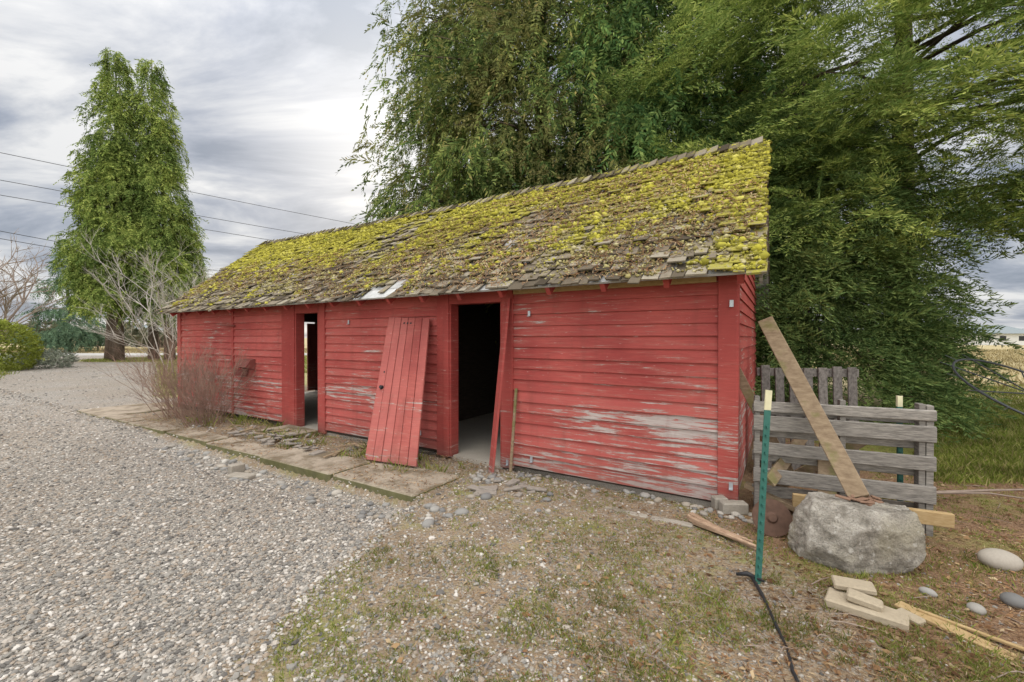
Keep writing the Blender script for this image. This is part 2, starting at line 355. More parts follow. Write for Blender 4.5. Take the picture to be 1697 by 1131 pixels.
def clapend(tt,sgn):
    z=.03
    while z<roofz(RD)-.25:
        zb=z+EX+.005
        if z<TOP-.02: a,c=.0,D
        else:
            a=(zb-2.09)/.828-.35+.08; c=D-a
        holes=[(a,c)]
        if sgn>0 and z<2.0: holes=[(a,1.55),(3.42,c)]
        for a_,c_ in holes:
            sd.hexa([P(tt+sgn*.025,a_,z),P(tt+sgn*.025,c_,z),P(tt+sgn*.001,c_,z),P(tt+sgn*.001,a_,z),P(tt+sgn*.007,a_,zb),P(tt+sgn*.007,c_,zb),P(tt+sgn*.001,c_,zb),P(tt+sgn*.001,a_,zb)])
        z+=EX
clapend(0,-1); clapend(LT,1)
sd.build('lap_siding',RED,shed)
tr=MB()
tr.box(-.035,.125,-.045,-.0,-.02,2.33); tr.box(-.045,-.022,-.04,.10,-.02,2.33)
tr.box(2.35,2.50,-.05,.0,-.02,2.2); tr.box(2.50,2.53,-.04,.12,-.02,1.99)
tr.box(3.30,3.33,-.04,.12,-.02,1.99); tr.box(3.33,3.42,-.055,.0,-.02,2.2); tr.box(3.42,3.55,-.035,.0,-.02,2.2)
tr.box(2.50,3.33,-.045,.12,1.985,2.2)
tr.box(5.94,6.10,-.045,0,-.02,2.2); tr.box(6.10,6.13,-.04,.12,-.02,1.97)
tr.box(6.73,6.76,-.04,.12,-.02,1.97); tr.box(6.76,6.9,-.055,0,-.02,2.2); tr.box(6.9,7.17,-.035,0,-.02,2.2)
tr.box(6.10,6.76,-.045,.12,1.965,2.2)
tr.box(8.835,8.905,-.04,0,-.02,2.2); tr.box(LT-.13,LT+.03,-.045,0,-.02,2.33)
tr.build('door_frames_and_corner_boards',RED_TRIM,shed,bevel=.004)
tb=MB(); tb.box(.14,2.33,-.065,-.035,2.065,2.115); tb.build('bare_wood_batten',FRESHW,shed)
rf=MB()
def rp(t,s,n):
    dd=-.35+s*.7702; z=2.07+s*.6378; sag=-.05*math.sin(math.pi*np.clip(t/LT,0,1))*(s/3.1)+.012*math.sin(t*2.3)*(s/3.1)
    return P(t,dd-.6378*n,z+.7702*n+sag)
tt=-.1
while tt<LT+.1:
    rf.hexa([rp(tt,.03,-.10),rp(tt+.05,.03,-.10),rp(tt+.05,3.0,-.10),rp(tt,3.0,-.10),rp(tt,.03,-.002),rp(tt+.05,.03,-.002),rp(tt+.05,3.0,-.002),rp(tt,3.0,-.002)])
    tt+=.61
rf.build('rafters',RED_TRIM,shed)
sh=MB()
for k in range(14):
    s0=.02+k*.222; 
    for j in range(24):
        ta=-.22+j*(LT+.36)/24; tb_=ta+(LT+.36)/24
        sh.hexa([rp(ta,s0,0),rp(tb_,s0,0),rp(tb_,s0+.21,0),rp(ta,s0+.21,0),rp(ta,s0,.022),rp(tb_,s0,.022),rp(tb_,s0+.21,.022),rp(ta,s0+.21,.022)])
sh.hexa([P(-.2,RD,4.02),P(LT+.15,RD,4.02),P(LT+.15,D+.35,2.06),P(-.2,D+.35,2.06),P(-.2,RD,4.06),P(LT+.15,RD,4.06),P(LT+.15,D+.35,2.10),P(-.2,D+.35,2.10)])
sh.build('roof_sheathing',OLDG,shed)
rk=MB()
rk.hexa([rp(-.24,.0,-.09),rp(-.215,.0,-.09),rp(-.14,3.1,-.09),rp(-.165,3.1,-.09),rp(-.24,.0,.03),rp(-.215,.0,.03),rp(-.14,3.1,.03),rp(-.165,3.1,.03)])
rk.build('rake_board',GREYW,shed)
def mossf(t,s):
    f=np.maximum(s,0)/3.1; t=np.asarray(t)
    return .30+.48*f**1.2+.36*(fbm(t*1.,np.asarray(s)*1.,1.1,31)-.5)*2+.28*np.exp(-np.maximum(t,0)/.25)-.10*np.exp(-((f-.2)/.2)**2)
sk=MB(); mv=[]
def shake(t,w,s0,l,lift,skew,th):
    for_m=float(mossf(t,s0))
    a0=t; l1=R_(-.006,.008)
    n0=.045+lift; n1=.018
    p=[rp(a0,s0,n0),rp(a0+w,s0+R_(-.008,.008),n0+l1),rp(a0+w+skew,s0+l,n1),rp(a0+skew,s0+l,n1),
       rp(a0,s0,n0+th),rp(a0+w,s0,n0+th+l1),rp(a0+w+skew,s0+l,n1+.004),rp(a0+skew,s0+l,n1+.004)]
    sk.hexa(p); mv.extend([for_m]*8)
rows=18; e=.172
for r in range(rows):
    s=r*e-.03; tt=-.27+.1*s/3.1; end=LT+.16
    while tt<end:
        w=R_(.07,.19); miss=False
        if r<=2 and (3.98<tt<4.22): miss=True
        if r<=1 and (4.3<tt<4.62 ) : miss=True
        if r==0 and .95<tt<1.08: miss=True
        if r in(6,7) and 2.6<tt<2.75: miss=True
        if r in(5,6) and 7.3<tt<7.7: miss=True
        if random.random()<.008: miss=True
        if not miss:
            shake(tt,w-R_(.003,.016),s+R_(-.045,.025)-(.06 if random.random()<.04 else 0),e*1.75,R_(-.004,.018)+(R_(.01,.04) if random.random()<.1 else 0),R_(-.02,.02),R_(.009,.02))
        tt+=w
tt=-.17
while tt<LT+.12:
    l_=R_(0,.02)
    p=[rp(tt,2.92,.07+l_),rp(tt+.17,2.92,.055),rp(tt+.17,3.11,.055),rp(tt,3.11,.07+l_),rp(tt,2.92,.088+l_),rp(tt+.17,2.92,.07),rp(tt+.17,3.12,.07),rp(tt,3.12,.088+l_)]
    sk.hexa(p); mv.extend([.35]*8); tt+=R_(.11,.15)
for r in range(16):
    za=4.06-r*.13; da=RD+r*.157
    sk.hexa([P(-.22,da,za),P(LT+.15,da,za),P(LT+.15,da+.2,za-.135),P(-.22,da+.2,za-.135),P(-.22,da,za+.02),P(LT+.15,da,za+.02),P(LT+.15,da+.2,za-.10),P(-.22,da+.2,za-.10)]); mv.extend([.3]*8)
o=sk.build('roof_shakes',SHAKE,shed)
at=o.data.attributes.new('moss','FLOAT','POINT'); at.data.foreach_set('value',np.array(mv,dtype=np.float32))
def rpa(t,s,n_):
    dd=-.35+s*.7702-.6378*n_; sag=-.05*np.sin(math.pi*np.clip(t/LT,0,1))*(s/3.1)+.012*np.sin(t*2.3)*(s/3.1); z=2.07+s*.6378+.7702*n_+sag
    return np.stack([2.032-.8516*t+.524*dd,3.986+.524*t+.8516*dd,z],-1)
def roofscatter(n,cond,s0,s1,mat,name,flat):
    t=rng.uniform(-.25,LT+.1,n); s=rng.uniform(0.,3.08,n); k=cond(t,s)&~((s<.45)&(t>3.95)&(t<4.65)); t,s=t[k],s[k]
    rowp=((s+.03)/e)%1; nn=.068-.018*rowp; sz=rng.uniform(s0,s1,len(t))*(1+.8*(rng.random(len(t))<.10))
    A=scatter(rpa(t,s,nn),sz,I1,flat,.3); fast(name,*A,mat,shed,smooth=True)
roofscatter(70000,lambda t,s:(mossf(t,s)+(fbm(t,s,6,51)-.5)*1.7+(rng.random(len(t))-.5)*.25)>.60,.007,.026,MOSS,'roof_moss_clumps',.85)
roofscatter(32000,lambda t,s:((fbm(t,s,3.5,61)-.5)*1.2+.5*np.exp(-((s-.9)/1.0)**2)+.3*np.exp(-t/3.5)+(rng.random(len(t))-.5)*.3)>.50,.005,.018,LICH,'roof_lichen_clumps',.85)
n=24000; t=rng.uniform(-.2,LT,n); s=rng.uniform(0,2.8,n); k=(fbm(t,s,1.1,77)+.3*np.exp(-((s-1.0)/.8)**2)-.03*t>.50); t,s=t[k],s[k]
c0=rpa(t,s,.074); n=len(t); a=rng.uniform(0,6.28,n); l=rng.uniform(.015,.06,n)
ut=np.cos(a)*l; us=np.sin(a)*l
c1=rpa(t+ut,s+us,.085); pe=rpa(t-np.sin(a)*.004,s+np.cos(a)*.004,.07)-rpa(t,s,.07)
Vv=np.stack([c0-pe,c0+pe,c1+pe,c1-pe],1).reshape(-1,3); Fq=np.arange(n*4).reshape(-1,4); fast('roof_debris',Vv,Fq,LITTER,shed)
ft=MB()
for (t,z) in ((2.13,1.83),(.012,1.86),(.012,.20),(2.1,.13),(5.35,1.79),(3.85,.24),(2.42,.05)):
    o_=-.052 if t<.2 or 2.3<t<2.5 else -.033
    ft.box(t-.016,t+.016,o_-.006,o_,z-.032,z+.032); ft.box(t-.016,t+.016,o_-.03,o_-.006,z-.032,z-.026)
ft.build('metal_brackets',GALV,shed)
vb=MB(); vb.hexa([P(8.05,-.20,1.0),P(8.42,-.20,1.0),P(8.42,-.03,.94),P(8.05,-.03,.94),P(8.05,-.12,1.12),P(8.42,-.12,1.12),P(8.42,-.03,1.15),P(8.05,-.03,1.15)])
vb.box(8.30,8.60,-.14,-.03,.84,.93); vb.tube([P(8.75,-.05,1.78),P(8.85,-.12,1.8),P(9.15,-.12,1.8)],.018,6)
vb.build('vent_box',VENT,shed)
idr=MB()
for k in range(3):
    idr.box(11.0,11.04,2.98+k*.125,3.10+k*.125,.05,1.95)
idr.build('inner_door',RED_DOOR,shed)
# leaning door
ld=empty('leaning_door'); b=MB()
BL,BR,TRc,TL=[Vector(P(*q)) for q in ((3.97,-.86,.05),(3.2,-.76,.05),(3.62,-.07,1.80),(4.40,-.07,1.83))]
nrm=(BR-BL).cross(TL-BL).normalized()
def bl(u,v): return (BL*(1-u)+BR*u)*(1-v)+(TL*(1-u)+TRc*u)*v
for k in range(6):
    u0=k/6+.006; u1=(k+1)/6-.006; off=nrm*R_(0,.006)
    q=[bl(u0,0),bl(u1,0),bl(u1,1),bl(u0,1)]; b.hexa([p+off for p in q]+[p+off+nrm*.028 for p in q])
for v0,v1 in ((.1,.17),(.8,.87)):
    q=[bl(.04,v0),bl(.96,v0),bl(.96,v1),bl(.04,v1)]; b.hexa([p-nrm*.03 for p in q]+[p-nrm*.001 for p in q])
b.build('door_boards',RED_DOOR,ld,bevel=.004)
b=MB(); s_=1 if nrm.dot(Vector((0,-1,0)))>0 else -1
def dk(u,v,r,h):
    p=bl(u,v)+ nrm*(.028 if s_>0 else 0); b.tube([p,p+nrm*s_*h],[r,r],10)
dk(.12,.47,.022,.035); dk(.12,.47,.03,.006); dk(.12,.58,.012,.006)
for u in (.42,.5,.58): dk(u,.955,.013,.008)
b.build('knob_and_holes',BLACK,ld)
b=MB(); b.beam(P(2.42,-.40,.0),P(2.40,-.075,2.02),.13,.025,up=(0.5,.2,0)); b.build('leaning_red_plank',RED_TRIM,bevel=.003)
b=MB(); b.beam(P(2.27,-.22,.0),P(2.29,-.06,.95),.03,.02,up=(.5,.85,0)); b.build('wooden_stick',BEAMW)
b=MB()
for (t0,t1,d0,d1,dz) in ((2.62,3.85,-1.42,-.72,0),(3.87,5.3,-1.43,-.85,.01),(5.32,6.75,-1.41,-1.05,-.005),(6.78,8.1,-1.42,-1.10,.005),(8.15,9.6,-1.44,-1.12,0),(9.65,10.7,-1.45,-1.15,.008),(10.75,12.2,-1.5,-.35,.0),(6.0,6.85,-.6,-.1,.02)):
    z=.035+dz; j=lambda:R_(-.02,.02)
    b.hexa([P(t0,d0+j(),-.22),P(t1,d0+j(),-.22),P(t1,d1+j(),-.22),P(t0,d1+j(),-.22),P(t0,d0+j(),z+j()*.6),P(t1,d0+j(),z+j()*.6),P(t1,d1+j(),z),P(t0,d1+j(),z)])
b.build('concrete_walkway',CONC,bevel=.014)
b=MB()
for (t,d,l,w,h,a) in ((5.1,-1.75,.34,.15,.05,.4),(5.35,-1.68,.16,.16,.12,1.),(-.02,-.17,.22,.1,.10,.1),(.1,-.1,.12,.1,.16,0)):
    c0=Vector(P(t,d,0)); c0.z=float(HG(c0.x,c0.y))+h/2; u=Vector((math.cos(a),-math.sin(a)*.5,0))*l/2; b.beam(c0-u,c0+u,w,h)
b.beam((.83,3.92,-.005),(1.17,3.73,-.008),.07,.05); b.beam((1.19,3.72,-.012),(1.485,3.55,-.005),.075,.05)
b.build('concrete_blocks',BLOCKC,bevel=.01)
# ---------------- right-hand clutter
A0=Vector((2.16,3.86,0)); A1=Vector((3.27,3.36,0)); ax=(A1-A0).normalized(); ayn=Vector((-ax.y,ax.x,0)) 
def pq(a,b_,z): p=A0+ax*a+ayn*b_; return (p.x,p.y,z)
b=MB(); Lp=(A1-A0).length
for a in (0.0,.62,Lp-.09): 
    b.box(a,a+.04,.0,.09,.0,1.03,f=pq)
b.box(Lp-.045,Lp,.0,.09,.0,1.02,f=pq)
for z0,z1,o in ((.90,.99,0),(.735,.865,0.003),(.52,.63,0),(.27,.40,.002)):
    b.hexa([pq(-.01,-.02-o,z0+R_(-.01,.01)),pq(Lp+.01,-.02-o,z0+R_(-.01,.01)),pq(Lp+.01,-.002,z0),pq(-.01,-.002,z0),pq(-.01,-.02-o,z1),pq(Lp+.01,-.02-o,z1-.01),pq(Lp+.01,-.002,z1),pq(-.01,-.002,z1)])
for z0,z1 in ((.86,.95),(.66,.75),(.44,.53),(.12,.22)):
    b.box(-.01,Lp+.01,.092,.11,z0,z1,f=pq)
b.build('wooden_pallet',GREYW,bevel=.003)
b=MB()
for k in range(7):
    xx=2.9+k*.145; zt_=1.22+R_(-.02,.02); b.hexa([(xx,5.0-.03*k,.0),(xx+.10,5.0-.03*k,.0),(xx+.10,5.02-.03*k,.0),(xx,5.02-.03*k,.0),(xx,5.05-.03*k,zt_),(xx+.10,5.05-.03*k,zt_),(xx+.10,5.07-.03*k,zt_),(xx,5.07-.03*k,zt_)])
for z in (.12,.62,1.15): b.beam((2.88,5.12,z),(3.9,4.9,z),.06,.09)
b.build('wooden_pallet.001',GREYD,bevel=.003)
b=MB(); b.beam((2.50,3.12,.40),(2.40,4.12,1.72),.13,.045,up=(-.55,-.6,.45)); b.build('leaning_timber',BEAMW,bevel=.004)
b=MB(); b.beam((2.55,3.98,.30),(2.22,4.4,1.32),.09,.03,up=(-.5,-.6,.3)); b.beam((2.2,3.7,.32),(2.75,4.1,.62),.1,.03,up=(0,-1,.3)); b.beam((2.15,4.0,.2),(2.5,3.75,.05),.1,.04)
b.beam((2.62,3.60,.12),(2.70,3.72,.55),.13,.03,up=(-.4,-.8,0)); b.beam((2.45,4.05,.15),(3.1,3.75,.7),.09,.03,up=(0,-1,.3)); b.beam((2.3,3.95,.05),(3.05,3.6,.12),.12,.03)
b.build('scrap_boards',BEAMW,bevel=.003)
b=MB(); b.beam((2.28,3.52,.235),(3.22,3.16,.215),.045,.10,up=(0,0,1)); b.build('tan_lumber_board',FRESHW,bevel=.004)
def tpost(name,x,y,z1,lx,zt):
    e_=empty(name); b=MB(); p0=Vector((x,y,-.05)); p1=Vector((x+lx,y+.02,zt)); pt=Vector((x+lx*z1/zt,y+.02,z1))
    b.beam(p0,p1,.040,.006,up=(0,1,0)); b.beam(p0+Vector((0,.016,0)),p1+Vector((0,.016,0)),.006,.032,up=(0,1,0))
    for k in range(int(zt/.055)):
        q=p0+(p1-p0)*((k+.8)*.055/(zt+.05)); b.beam(q+Vector((0,-.010,-.008)),q+Vector((0,-.010,.008)),.014,.014,up=(0,1,0))
    b.build('post_shaft',TGREEN,e_)
    b=MB(); b.beam(p1,pt,.041,.007,up=(0,1,0)); b.beam(p1+Vector((0,.017,0)),pt+Vector((0,.017,0)),.007,.033,up=(0,1,0)); b.build('post_tip',CREAM,e_)
tpost('metal_fence_post',1.555,2.74,1.215,.07,1.09)
tpost('metal_fence_post.001',3.20,3.56,1.07,.0,.98)
bm=bmesh.new(); bmesh.ops.create_icosphere(bm,subdivisions=6,radius=1)
from mathutils import noise as mn
rs=random.Random(11)
pl=[(Vector((rs.gauss(0,1),rs.gauss(0,1),rs.gauss(0,.7))).normalized(),rs.uniform(.60,.80)) for _ in range(12)]+[(Vector((0,.1,1)).normalized(),.56),(Vector((.15,-1,-.05)).normalized(),.56),(Vector((-.95,-.1,.12)).normalized(),.66),(Vector((.95,-.2,.2)).normalized(),.70),(Vector((-.5,-.7,.6)).normalized(),.66),(Vector((.6,-.6,-.5)).normalized(),.70)]
for v in bm.verts:
    p=v.co.copy()*1.2
    p+=p.normalized()*(mn.fractal(p*1.3,1,2,3)*.05)
    for nn_,dd in pl:
        q=p.dot(nn_)
        if q>dd: p-=nn_*(q-dd)*.99
    p+=p.normalized()*(mn.fractal(p*3.2,1,2,5)*.035+mn.fractal(p*11,1,2,3)*.022)
    v.co=Vector((p.x*.53,p.y*.42,p.z*.40))
me=bpy.data.meshes.new('boulder'); bm.to_mesh(me); bm.free(); me.polygons.foreach_set('use_smooth',np.full(len(me.polygons),True))
ob=bpy.data.objects.new('boulder',me); COL.objects.link(ob); ob.location=(2.40,3.04,.165); ob.rotation_euler=(0,.04,-.2)
rm=M('granite',.9,.2); n1=rm.noise(6,6,rough=.7); c=rm.mix(rm.ramp(n1,[(.38,0.),(.6,1.)]),(.22,.195,.16),(.50,.46,.40)); c=rm.mix(rm.ramp(rm.noise(90,3),[(.5,0.),(.7,.6)]),c,(.1,.1,.09))
c=rm.mix(rm.ramp(rm.noise(3,5),[(.5,0.),(.64,.55)]),c,(.22,.19,.11)); c=rm.mix(rm.ramp(rm.noise(22,4),[(.6,0.),(.68,.6)]),c,(.6,.57,.52)); rm.col(c); rm.bump(rm.noise(14,7,rough=.75),.05,.9); me.materials.append(rm.m)
b=MB()
for k in range(16):
    an=R_(0,3.1); c0=Vector((R_(2.38,2.62),R_(2.98,3.18),.385+R_(0,.02))); l=R_(.03,.09); b.beam(c0,c0+Vector((math.cos(an)*l,math.sin(an)*l,R_(-.01,.02))),R_(.02,.05),.01)
b.build('bark_chips',simple('bark_chip',(.2,.12,.08),.9,0,.4),bevel=.002)
PAV=concrete('sandstone_pieces',(.34,.28,.20),(.54,.46,.34),.1,False)
b=MB()
def slabp(x,y,z,l,w,h,a,tilt=0):
    u=Vector((math.cos(a),math.sin(a),tilt))*l/2; c0=Vector((x,y,z)); b.beam(c0-u,c0+u,w,h,w2=w*R_(.7,.95))
slabp(1.98,2.42,.03,.36,.17,.05,-.75); slabp(1.98,2.43,.075,.16,.10,.04,-.7,-.1); slabp(2.02,2.56,.085,.20,.12,.035,-.5,.05); slabp(2.17,2.36,.02,.12,.08,.04,-1.2)
b.build('stone_slabs',PAV,bevel=.008)
b=MB(); b.beam((2.2,2.47,.03),(2.40,2.06,.015),.075,.02); b.beam((2.25,2.40,.04),(2.5,2.1,.03),.02,.015); b.build('split_board',FRESHW,bevel=.003)
b=MB()
for k in range(6):
    o_=R_(-.03,.03); b.beam((1.50+o_,3.62+R_(-.05,.05),.04+R_(-.015,.02)),(1.76+o_,3.17+R_(-.05,.05),.03+R_(-.01,.02)),R_(.03,.05),R_(.02,.04),w2=.02,h2=.015)
b.build('split_firewood',wood('split_wood',(.27,.17,.11),(.50,.36,.25),8,(2,2,6)),bevel=.004)
pos=np.array([[3.27,2.9,.06],[3.2,2.55,.04],[2.9,2.5,.03],[2.62,2.44,.02],[2.5,2.6,.02]]); A=scatter(pos,np.array([.12,.06,.05,.04,.04]),I2,.7,.02); o=fast('round_cobbles',*A,PEB,smooth=True); md=o.modifiers.new('s','SUBSURF'); md.levels=2; md.render_levels=2
b=MB(); 
c0=Vector((2.05,3.42,.13)); nn_=Vector((-.3,-1,.35)).normalized()
b.tube([c0,c0+nn_*.012],[.14,.14],28); b.tube([c0+nn_*.012,c0+nn_*.03],[.045,.03],16); b.build('rusty_disc',RUST)
b=MB(); pts=[(1.53,2.78,.03),(1.50,2.6,.012),(1.46,2.45,.004),(1.41,2.3,.010),(1.37,2.15,.002),(1.30,2.0,.006),(1.26,1.85,.002),(1.2,1.6,.004)]
b.tube(pts,[.009,.011,.006,.009,.005,.009,.006,.006],7); b.tube([(1.45,2.80,.02),(1.51,2.78,.035),(1.59,2.72,.015)],[.009,.016,.006],7); b.build('black_plastic_edging',BLACK,smooth=True)
b=MB(); b.tube([(3.3,4.2,.06),(3.9,4.05,.10),(4.6,4.2,.07),(5.2,4.1,.12)],[.02,.016,.012,.006],6); b.tube([(3.9,4.05,.10),(4.3,3.9,.15),(4.7,3.85,.1)],[.01,.008,.004],5); b.build('fallen_branch',TWIG)
b=MB()
for k in range(150):
    yy=1.9*(5.5/1.9)**R_(0,1); xx=yy*R_(-.25,1.3); tq,dq=TD(xx,yy)
    if dq>-.1 and tq>-.15: continue
    an=R_(0,6.28); l=R_(.05,.22); z0=float(HG(xx,yy))+.008
    p0=Vector((xx,yy,z0)); p2=p0+Vector((math.cos(an)*l,math.sin(an)*l,R_(0,.02))); p1=(p0+p2)/2+Vector((R_(-.02,.02),R_(-.02,.02),R_(0,.015)))
    r=R_(.0015,.004); b.tube([p0,p1,p2],[r,r*.9,r*.5],4)
b.build('fallen_twigs',TWIG)
b=MB(); cw=Vector((5.45,4.55,.96)); pts=[]
for k in range(33):
    a=2*math.pi*k/32; pts.append(cw+Vector((math.cos(a)*.72,math.cos(a)*.15+math.sin(a)*.6,math.sin(a)*.33-math.cos(a)*.05)))
b.tube(pts,.012,6,cap=False)
for k in range(0,32,4): b.tube([cw,pts[k]],.007,5)
for k in range(0,32,2): b.tube([pts[k],pts[k]+(pts[k]-cw)*.18],.004,4)
b.tube([cw,cw+Vector((.3,.3,-.96))],.02,6); b.build('hay_rake_wheel',DARKM)
# ---------------- foliage templates
def leafq(base,dr,l,w,twist):
    dr=dr/np.linalg.norm(dr); p=np.cross(dr,twist); p/=np.linalg.norm(p)+1e-9
    return [base,base+dr*l*.45+p*w,base+dr*l,base+dr*l*.45-p*w]
def frond(nl=13,L=.65,w=.22,droop=.9,lw=.017):
    v=[]
    for i in range(nl):
        s=(i+.4)/nl; base=np.array([L*s*(1-.35*s*droop),0,-droop*L*s*s])
        for sd_ in (-1,1):
            l=w*(1-.55*s)*rng.uniform(.6,1.2); dr=np.array([.75,sd_*.75,-.5-s*.6])+rng.normal(0,.18,3)
            v+=leafq(base+rng.normal(0,.01,3),dr,l,lw*rng.uniform(.7,1.3),np.array([rng.normal(0,.4),rng.normal(0,.4),1]))
    tip=np.array([L*(1-.35*droop),0,-droop*L]); v+=leafq(tip,np.array([.4,0,-1]),w*.5,lw,np.array([1,.3,0]))
    return np.array(v)
def hang(nl=11,L=.85,w=.17,lw=.024,out=.32):
    v=[]; bend=rng.normal(0,.08)
    for i in range(nl):
        s=(i+.3)/nl; base=np.array([out*L*(s**.6),bend*s,-L*s**1.4*.95])
        for sd_ in (-1,1):
            l=w*(1-.4*s)*rng.uniform(.6,1.25); dr=np.array([.35,sd_*.75,-.8])+rng.normal(0,.2,3)
            v+=leafq(base,dr,l,lw*rng.uniform(.7,1.3),np.array([1,rng.normal(0,.6),rng.normal(0,.4)]))
    return np.array(v)
def deod(L=.75,nb=7,nn_=4):
    v=[]
    for i in range(nb):
        s=(i+.5)/nb; base=np.array([L*s,0,-.35*L*s*s])
        for sd_ in (-1,1):
            bl_=.30*(1-.6*s)*rng.uniform(.7,1.2); dr=np.array([.75,sd_*.75,-.15-.3*s]); dr/=np.linalg.norm(dr)
            for j in range(nn_):
                q=base+dr*bl_*(j+.2)/nn_
                for s2 in (-1,1):
                    pr=np.cross(dr,[0,0,1])*s2; nd=dr*.9+pr*.5+np.array([0,0,rng.uniform(-.1,.6)]); v+=leafq(q,nd,rng.uniform(.06,.11),.0095,np.array([rng.normal(),rng.normal(),1]))
    return np.array(v)
FR=[frond() for _ in range(5)]; FH=[hang(12,.85,.16,.019) for _ in range(6)]; FHn=[hang(12,.85,.16,.017) for _ in range(5)]; FT=[hang(9,.75,.22,.027,.38) for _ in range(4)]+[frond(8,.5,.24,.5,.027)]; DE=[deod() for _ in range(4)]
FB=[frond(6,.6,.4,.2,.06) for _ in range(3)]
def place(T,pos,yaw,pitch,roll,s):
    n=len(pos); cy,sy=np.cos(yaw),np.sin(yaw); cp,sp=np.cos(pitch),np.sin(pitch); cr,sr=np.cos(roll),np.sin(roll)
    z=np.zeros(n); o=np.ones(n)
    Rz=np.stack([cy,-sy,z,sy,cy,z,z,z,o],-1).reshape(n,3,3); Ry=np.stack([cp,z,-sp,z,o,z,sp,z,cp],-1).reshape(n,3,3); Rx=np.stack([o,z,z,z,cr,-sr,z,sr,cr],-1).reshape(n,3,3)
    Rm=Rz@Ry@Rx
    out=[]; idx=rng.integers(0,len(T),n)
    for k in range(len(T)):
        q=idx==k
        if q.any(): out.append((np.einsum('nij,kj->nki',Rm[q],T[k])*s[q][:,None,None]+pos[q][:,None,:]).reshape(-1,3))
    return np.concatenate(out)
def conifer(name,leaders,nlimb,spl,T,mat,scl,rise,droop,hang,tr_r,lat=.22,face=.62,limbvis=.5,slo=.3,pj=.35,limbr=.03,zcut=.25,flt=None):
    e_=empty(name); allp=[];yaw_=[]; wd=MB()
    for (bx,by,H,zmin,prof,wt,tilt) in leaders:
        wd.tube([(bx,by,-.1),(bx+tilt[0]*.15,by+tilt[1]*.15,H*.15),(bx+tilt[0]*.5,by+tilt[1]*.5,H*.5),(bx+tilt[0],by+tilt[1],H)],[tr_r*1.35,tr_r,tr_r*.6,.02],10)
        nl_=int(nlimb*wt); base_az=math.atan2(-by,-bx)
        ph=rng.uniform(0,6.28,3)
        for i in range(nl_):
            f=rng.random()**1.05; h=zmin+(H-zmin)*f
            az=base_az+(rng.uniform(-1.65,1.65) if rng.random()<face else rng.uniform(0,6.28))
            Rr=prof(f)*rng.uniform(.72,1.08)*(1+.14*math.sin(3*az+h*1.3+ph[0])+.10*math.sin(5*az-h*2.1+ph[1]))
            dx,dy=math.cos(az),math.sin(az); ox=bx+tilt[0]*h/H; oy=by+tilt[1]*h/H
            def pt(s): return np.array([ox+dx*Rr*s,oy+dy*Rr*s,h+rise*Rr*s-droop*Rr*s*s])
            if rng.random()<limbvis: wd.tube([pt(s) for s in (0,.3,.6,.95)],[limbr*Rr**.5,limbr*.7*Rr**.5,limbr*.4*Rr**.5,.004],4)
            m_=int(spl*max(.35,Rr/max(prof(.2),.1))); s=1-(1-slo)*rng.random(m_)**1.4
            P0=np.array([pt(q) for q in s]); la=rng.normal(0,lat,m_)*Rr*(.3+.7*s)*.6
            P0[:,0]+=-dy*la; P0[:,1]+=dx*la; P0[:,2]-=rng.random(m_)**1.5*hang+np.abs(la)*.25
            allp.append(P0); yaw_.append(az+np.sign(la)*rng.uniform(0,.8,m_)+rng.normal(0,.35,m_))
    Pp=np.concatenate(allp); yw=np.concatenate(yaw_)
    k=Pp[:,2]>zcut
    if flt is not None: k&=flt(Pp)
    Pp,yw=Pp[k],yw[k]; n=len(Pp)
    V=place(T,Pp,yw,rng.normal(-.1,pj,n),rng.normal(0,.45,n),scl*rng.uniform(.65,1.25,n))
    fast('foliage',V,np.arange(len(V)).reshape(-1,4),mat,e_); wd.build('trunk_and_limbs',BARK,e_,smooth=True)
    return e_
pr=lambda R,p=.6,b=.0:(lambda f:R*max(.04,(1-f))**p*(.75+.25*min(1,f*6+.1))+b)
conifer('tall_conifer_tree',[(-27.4,30,21.2,4.2,pr(2.8,.5),1,(.2,0)),(-25.0,30.3,20.9,4.0,pr(2.8,.5),1,(0,0)),(-23.3,29.6,16.5,3.9,pr(2.5,.6),.85,(-.6,0)),(-28.5,30.8,16.,4.5,pr(2.3,.6),.7,(.5,0)),(-26.1,28.8,18.,4.,pr(2.9,.7),.9,(.2,0)),(-22.6,30.2,10.5,3.6,pr(2.0,.6),.45,(-.5,0))],
  280,18,FT,TALL,1.1,.4,.5,.9,.26,limbvis=.05,slo=.5,pj=.3,zcut=1.9)
conifer('weeping_cedar_tree',[(.9,13.2,17.5,2.5,pr(5.1,.45),1,(0,0)),(-1.1,13.8,16,3,pr(3.6,.4),.75,(0,0))],
  370,31,FR+FHn,CEDAR,1.0,.15,.34,.9,.35,limbvis=.4)
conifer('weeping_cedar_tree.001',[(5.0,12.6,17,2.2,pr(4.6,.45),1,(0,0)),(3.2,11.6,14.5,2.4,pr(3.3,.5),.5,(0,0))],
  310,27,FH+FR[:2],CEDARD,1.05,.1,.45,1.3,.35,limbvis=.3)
ff=lambda p:~((p[:,0]>1.0*p[:,1])&(p[:,2]<3.0))
conifer('deodar_cedar_tree',[(8.6,9.6,17,3.9,pr(5.8,.28),1,(0,0))],
  300,35,DE,DEOD,1.05,.12,.30,.4,.25,limbvis=.25,lat=.34,face=.75,pj=.3,zcut=2.1,flt=ff)
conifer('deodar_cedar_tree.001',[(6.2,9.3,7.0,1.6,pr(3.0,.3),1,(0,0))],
  115,29,DE,DEODD,1.05,.05,.46,.9,.16,limbvis=.8,lat=.3,face=.75,pj=.35,flt=ff)
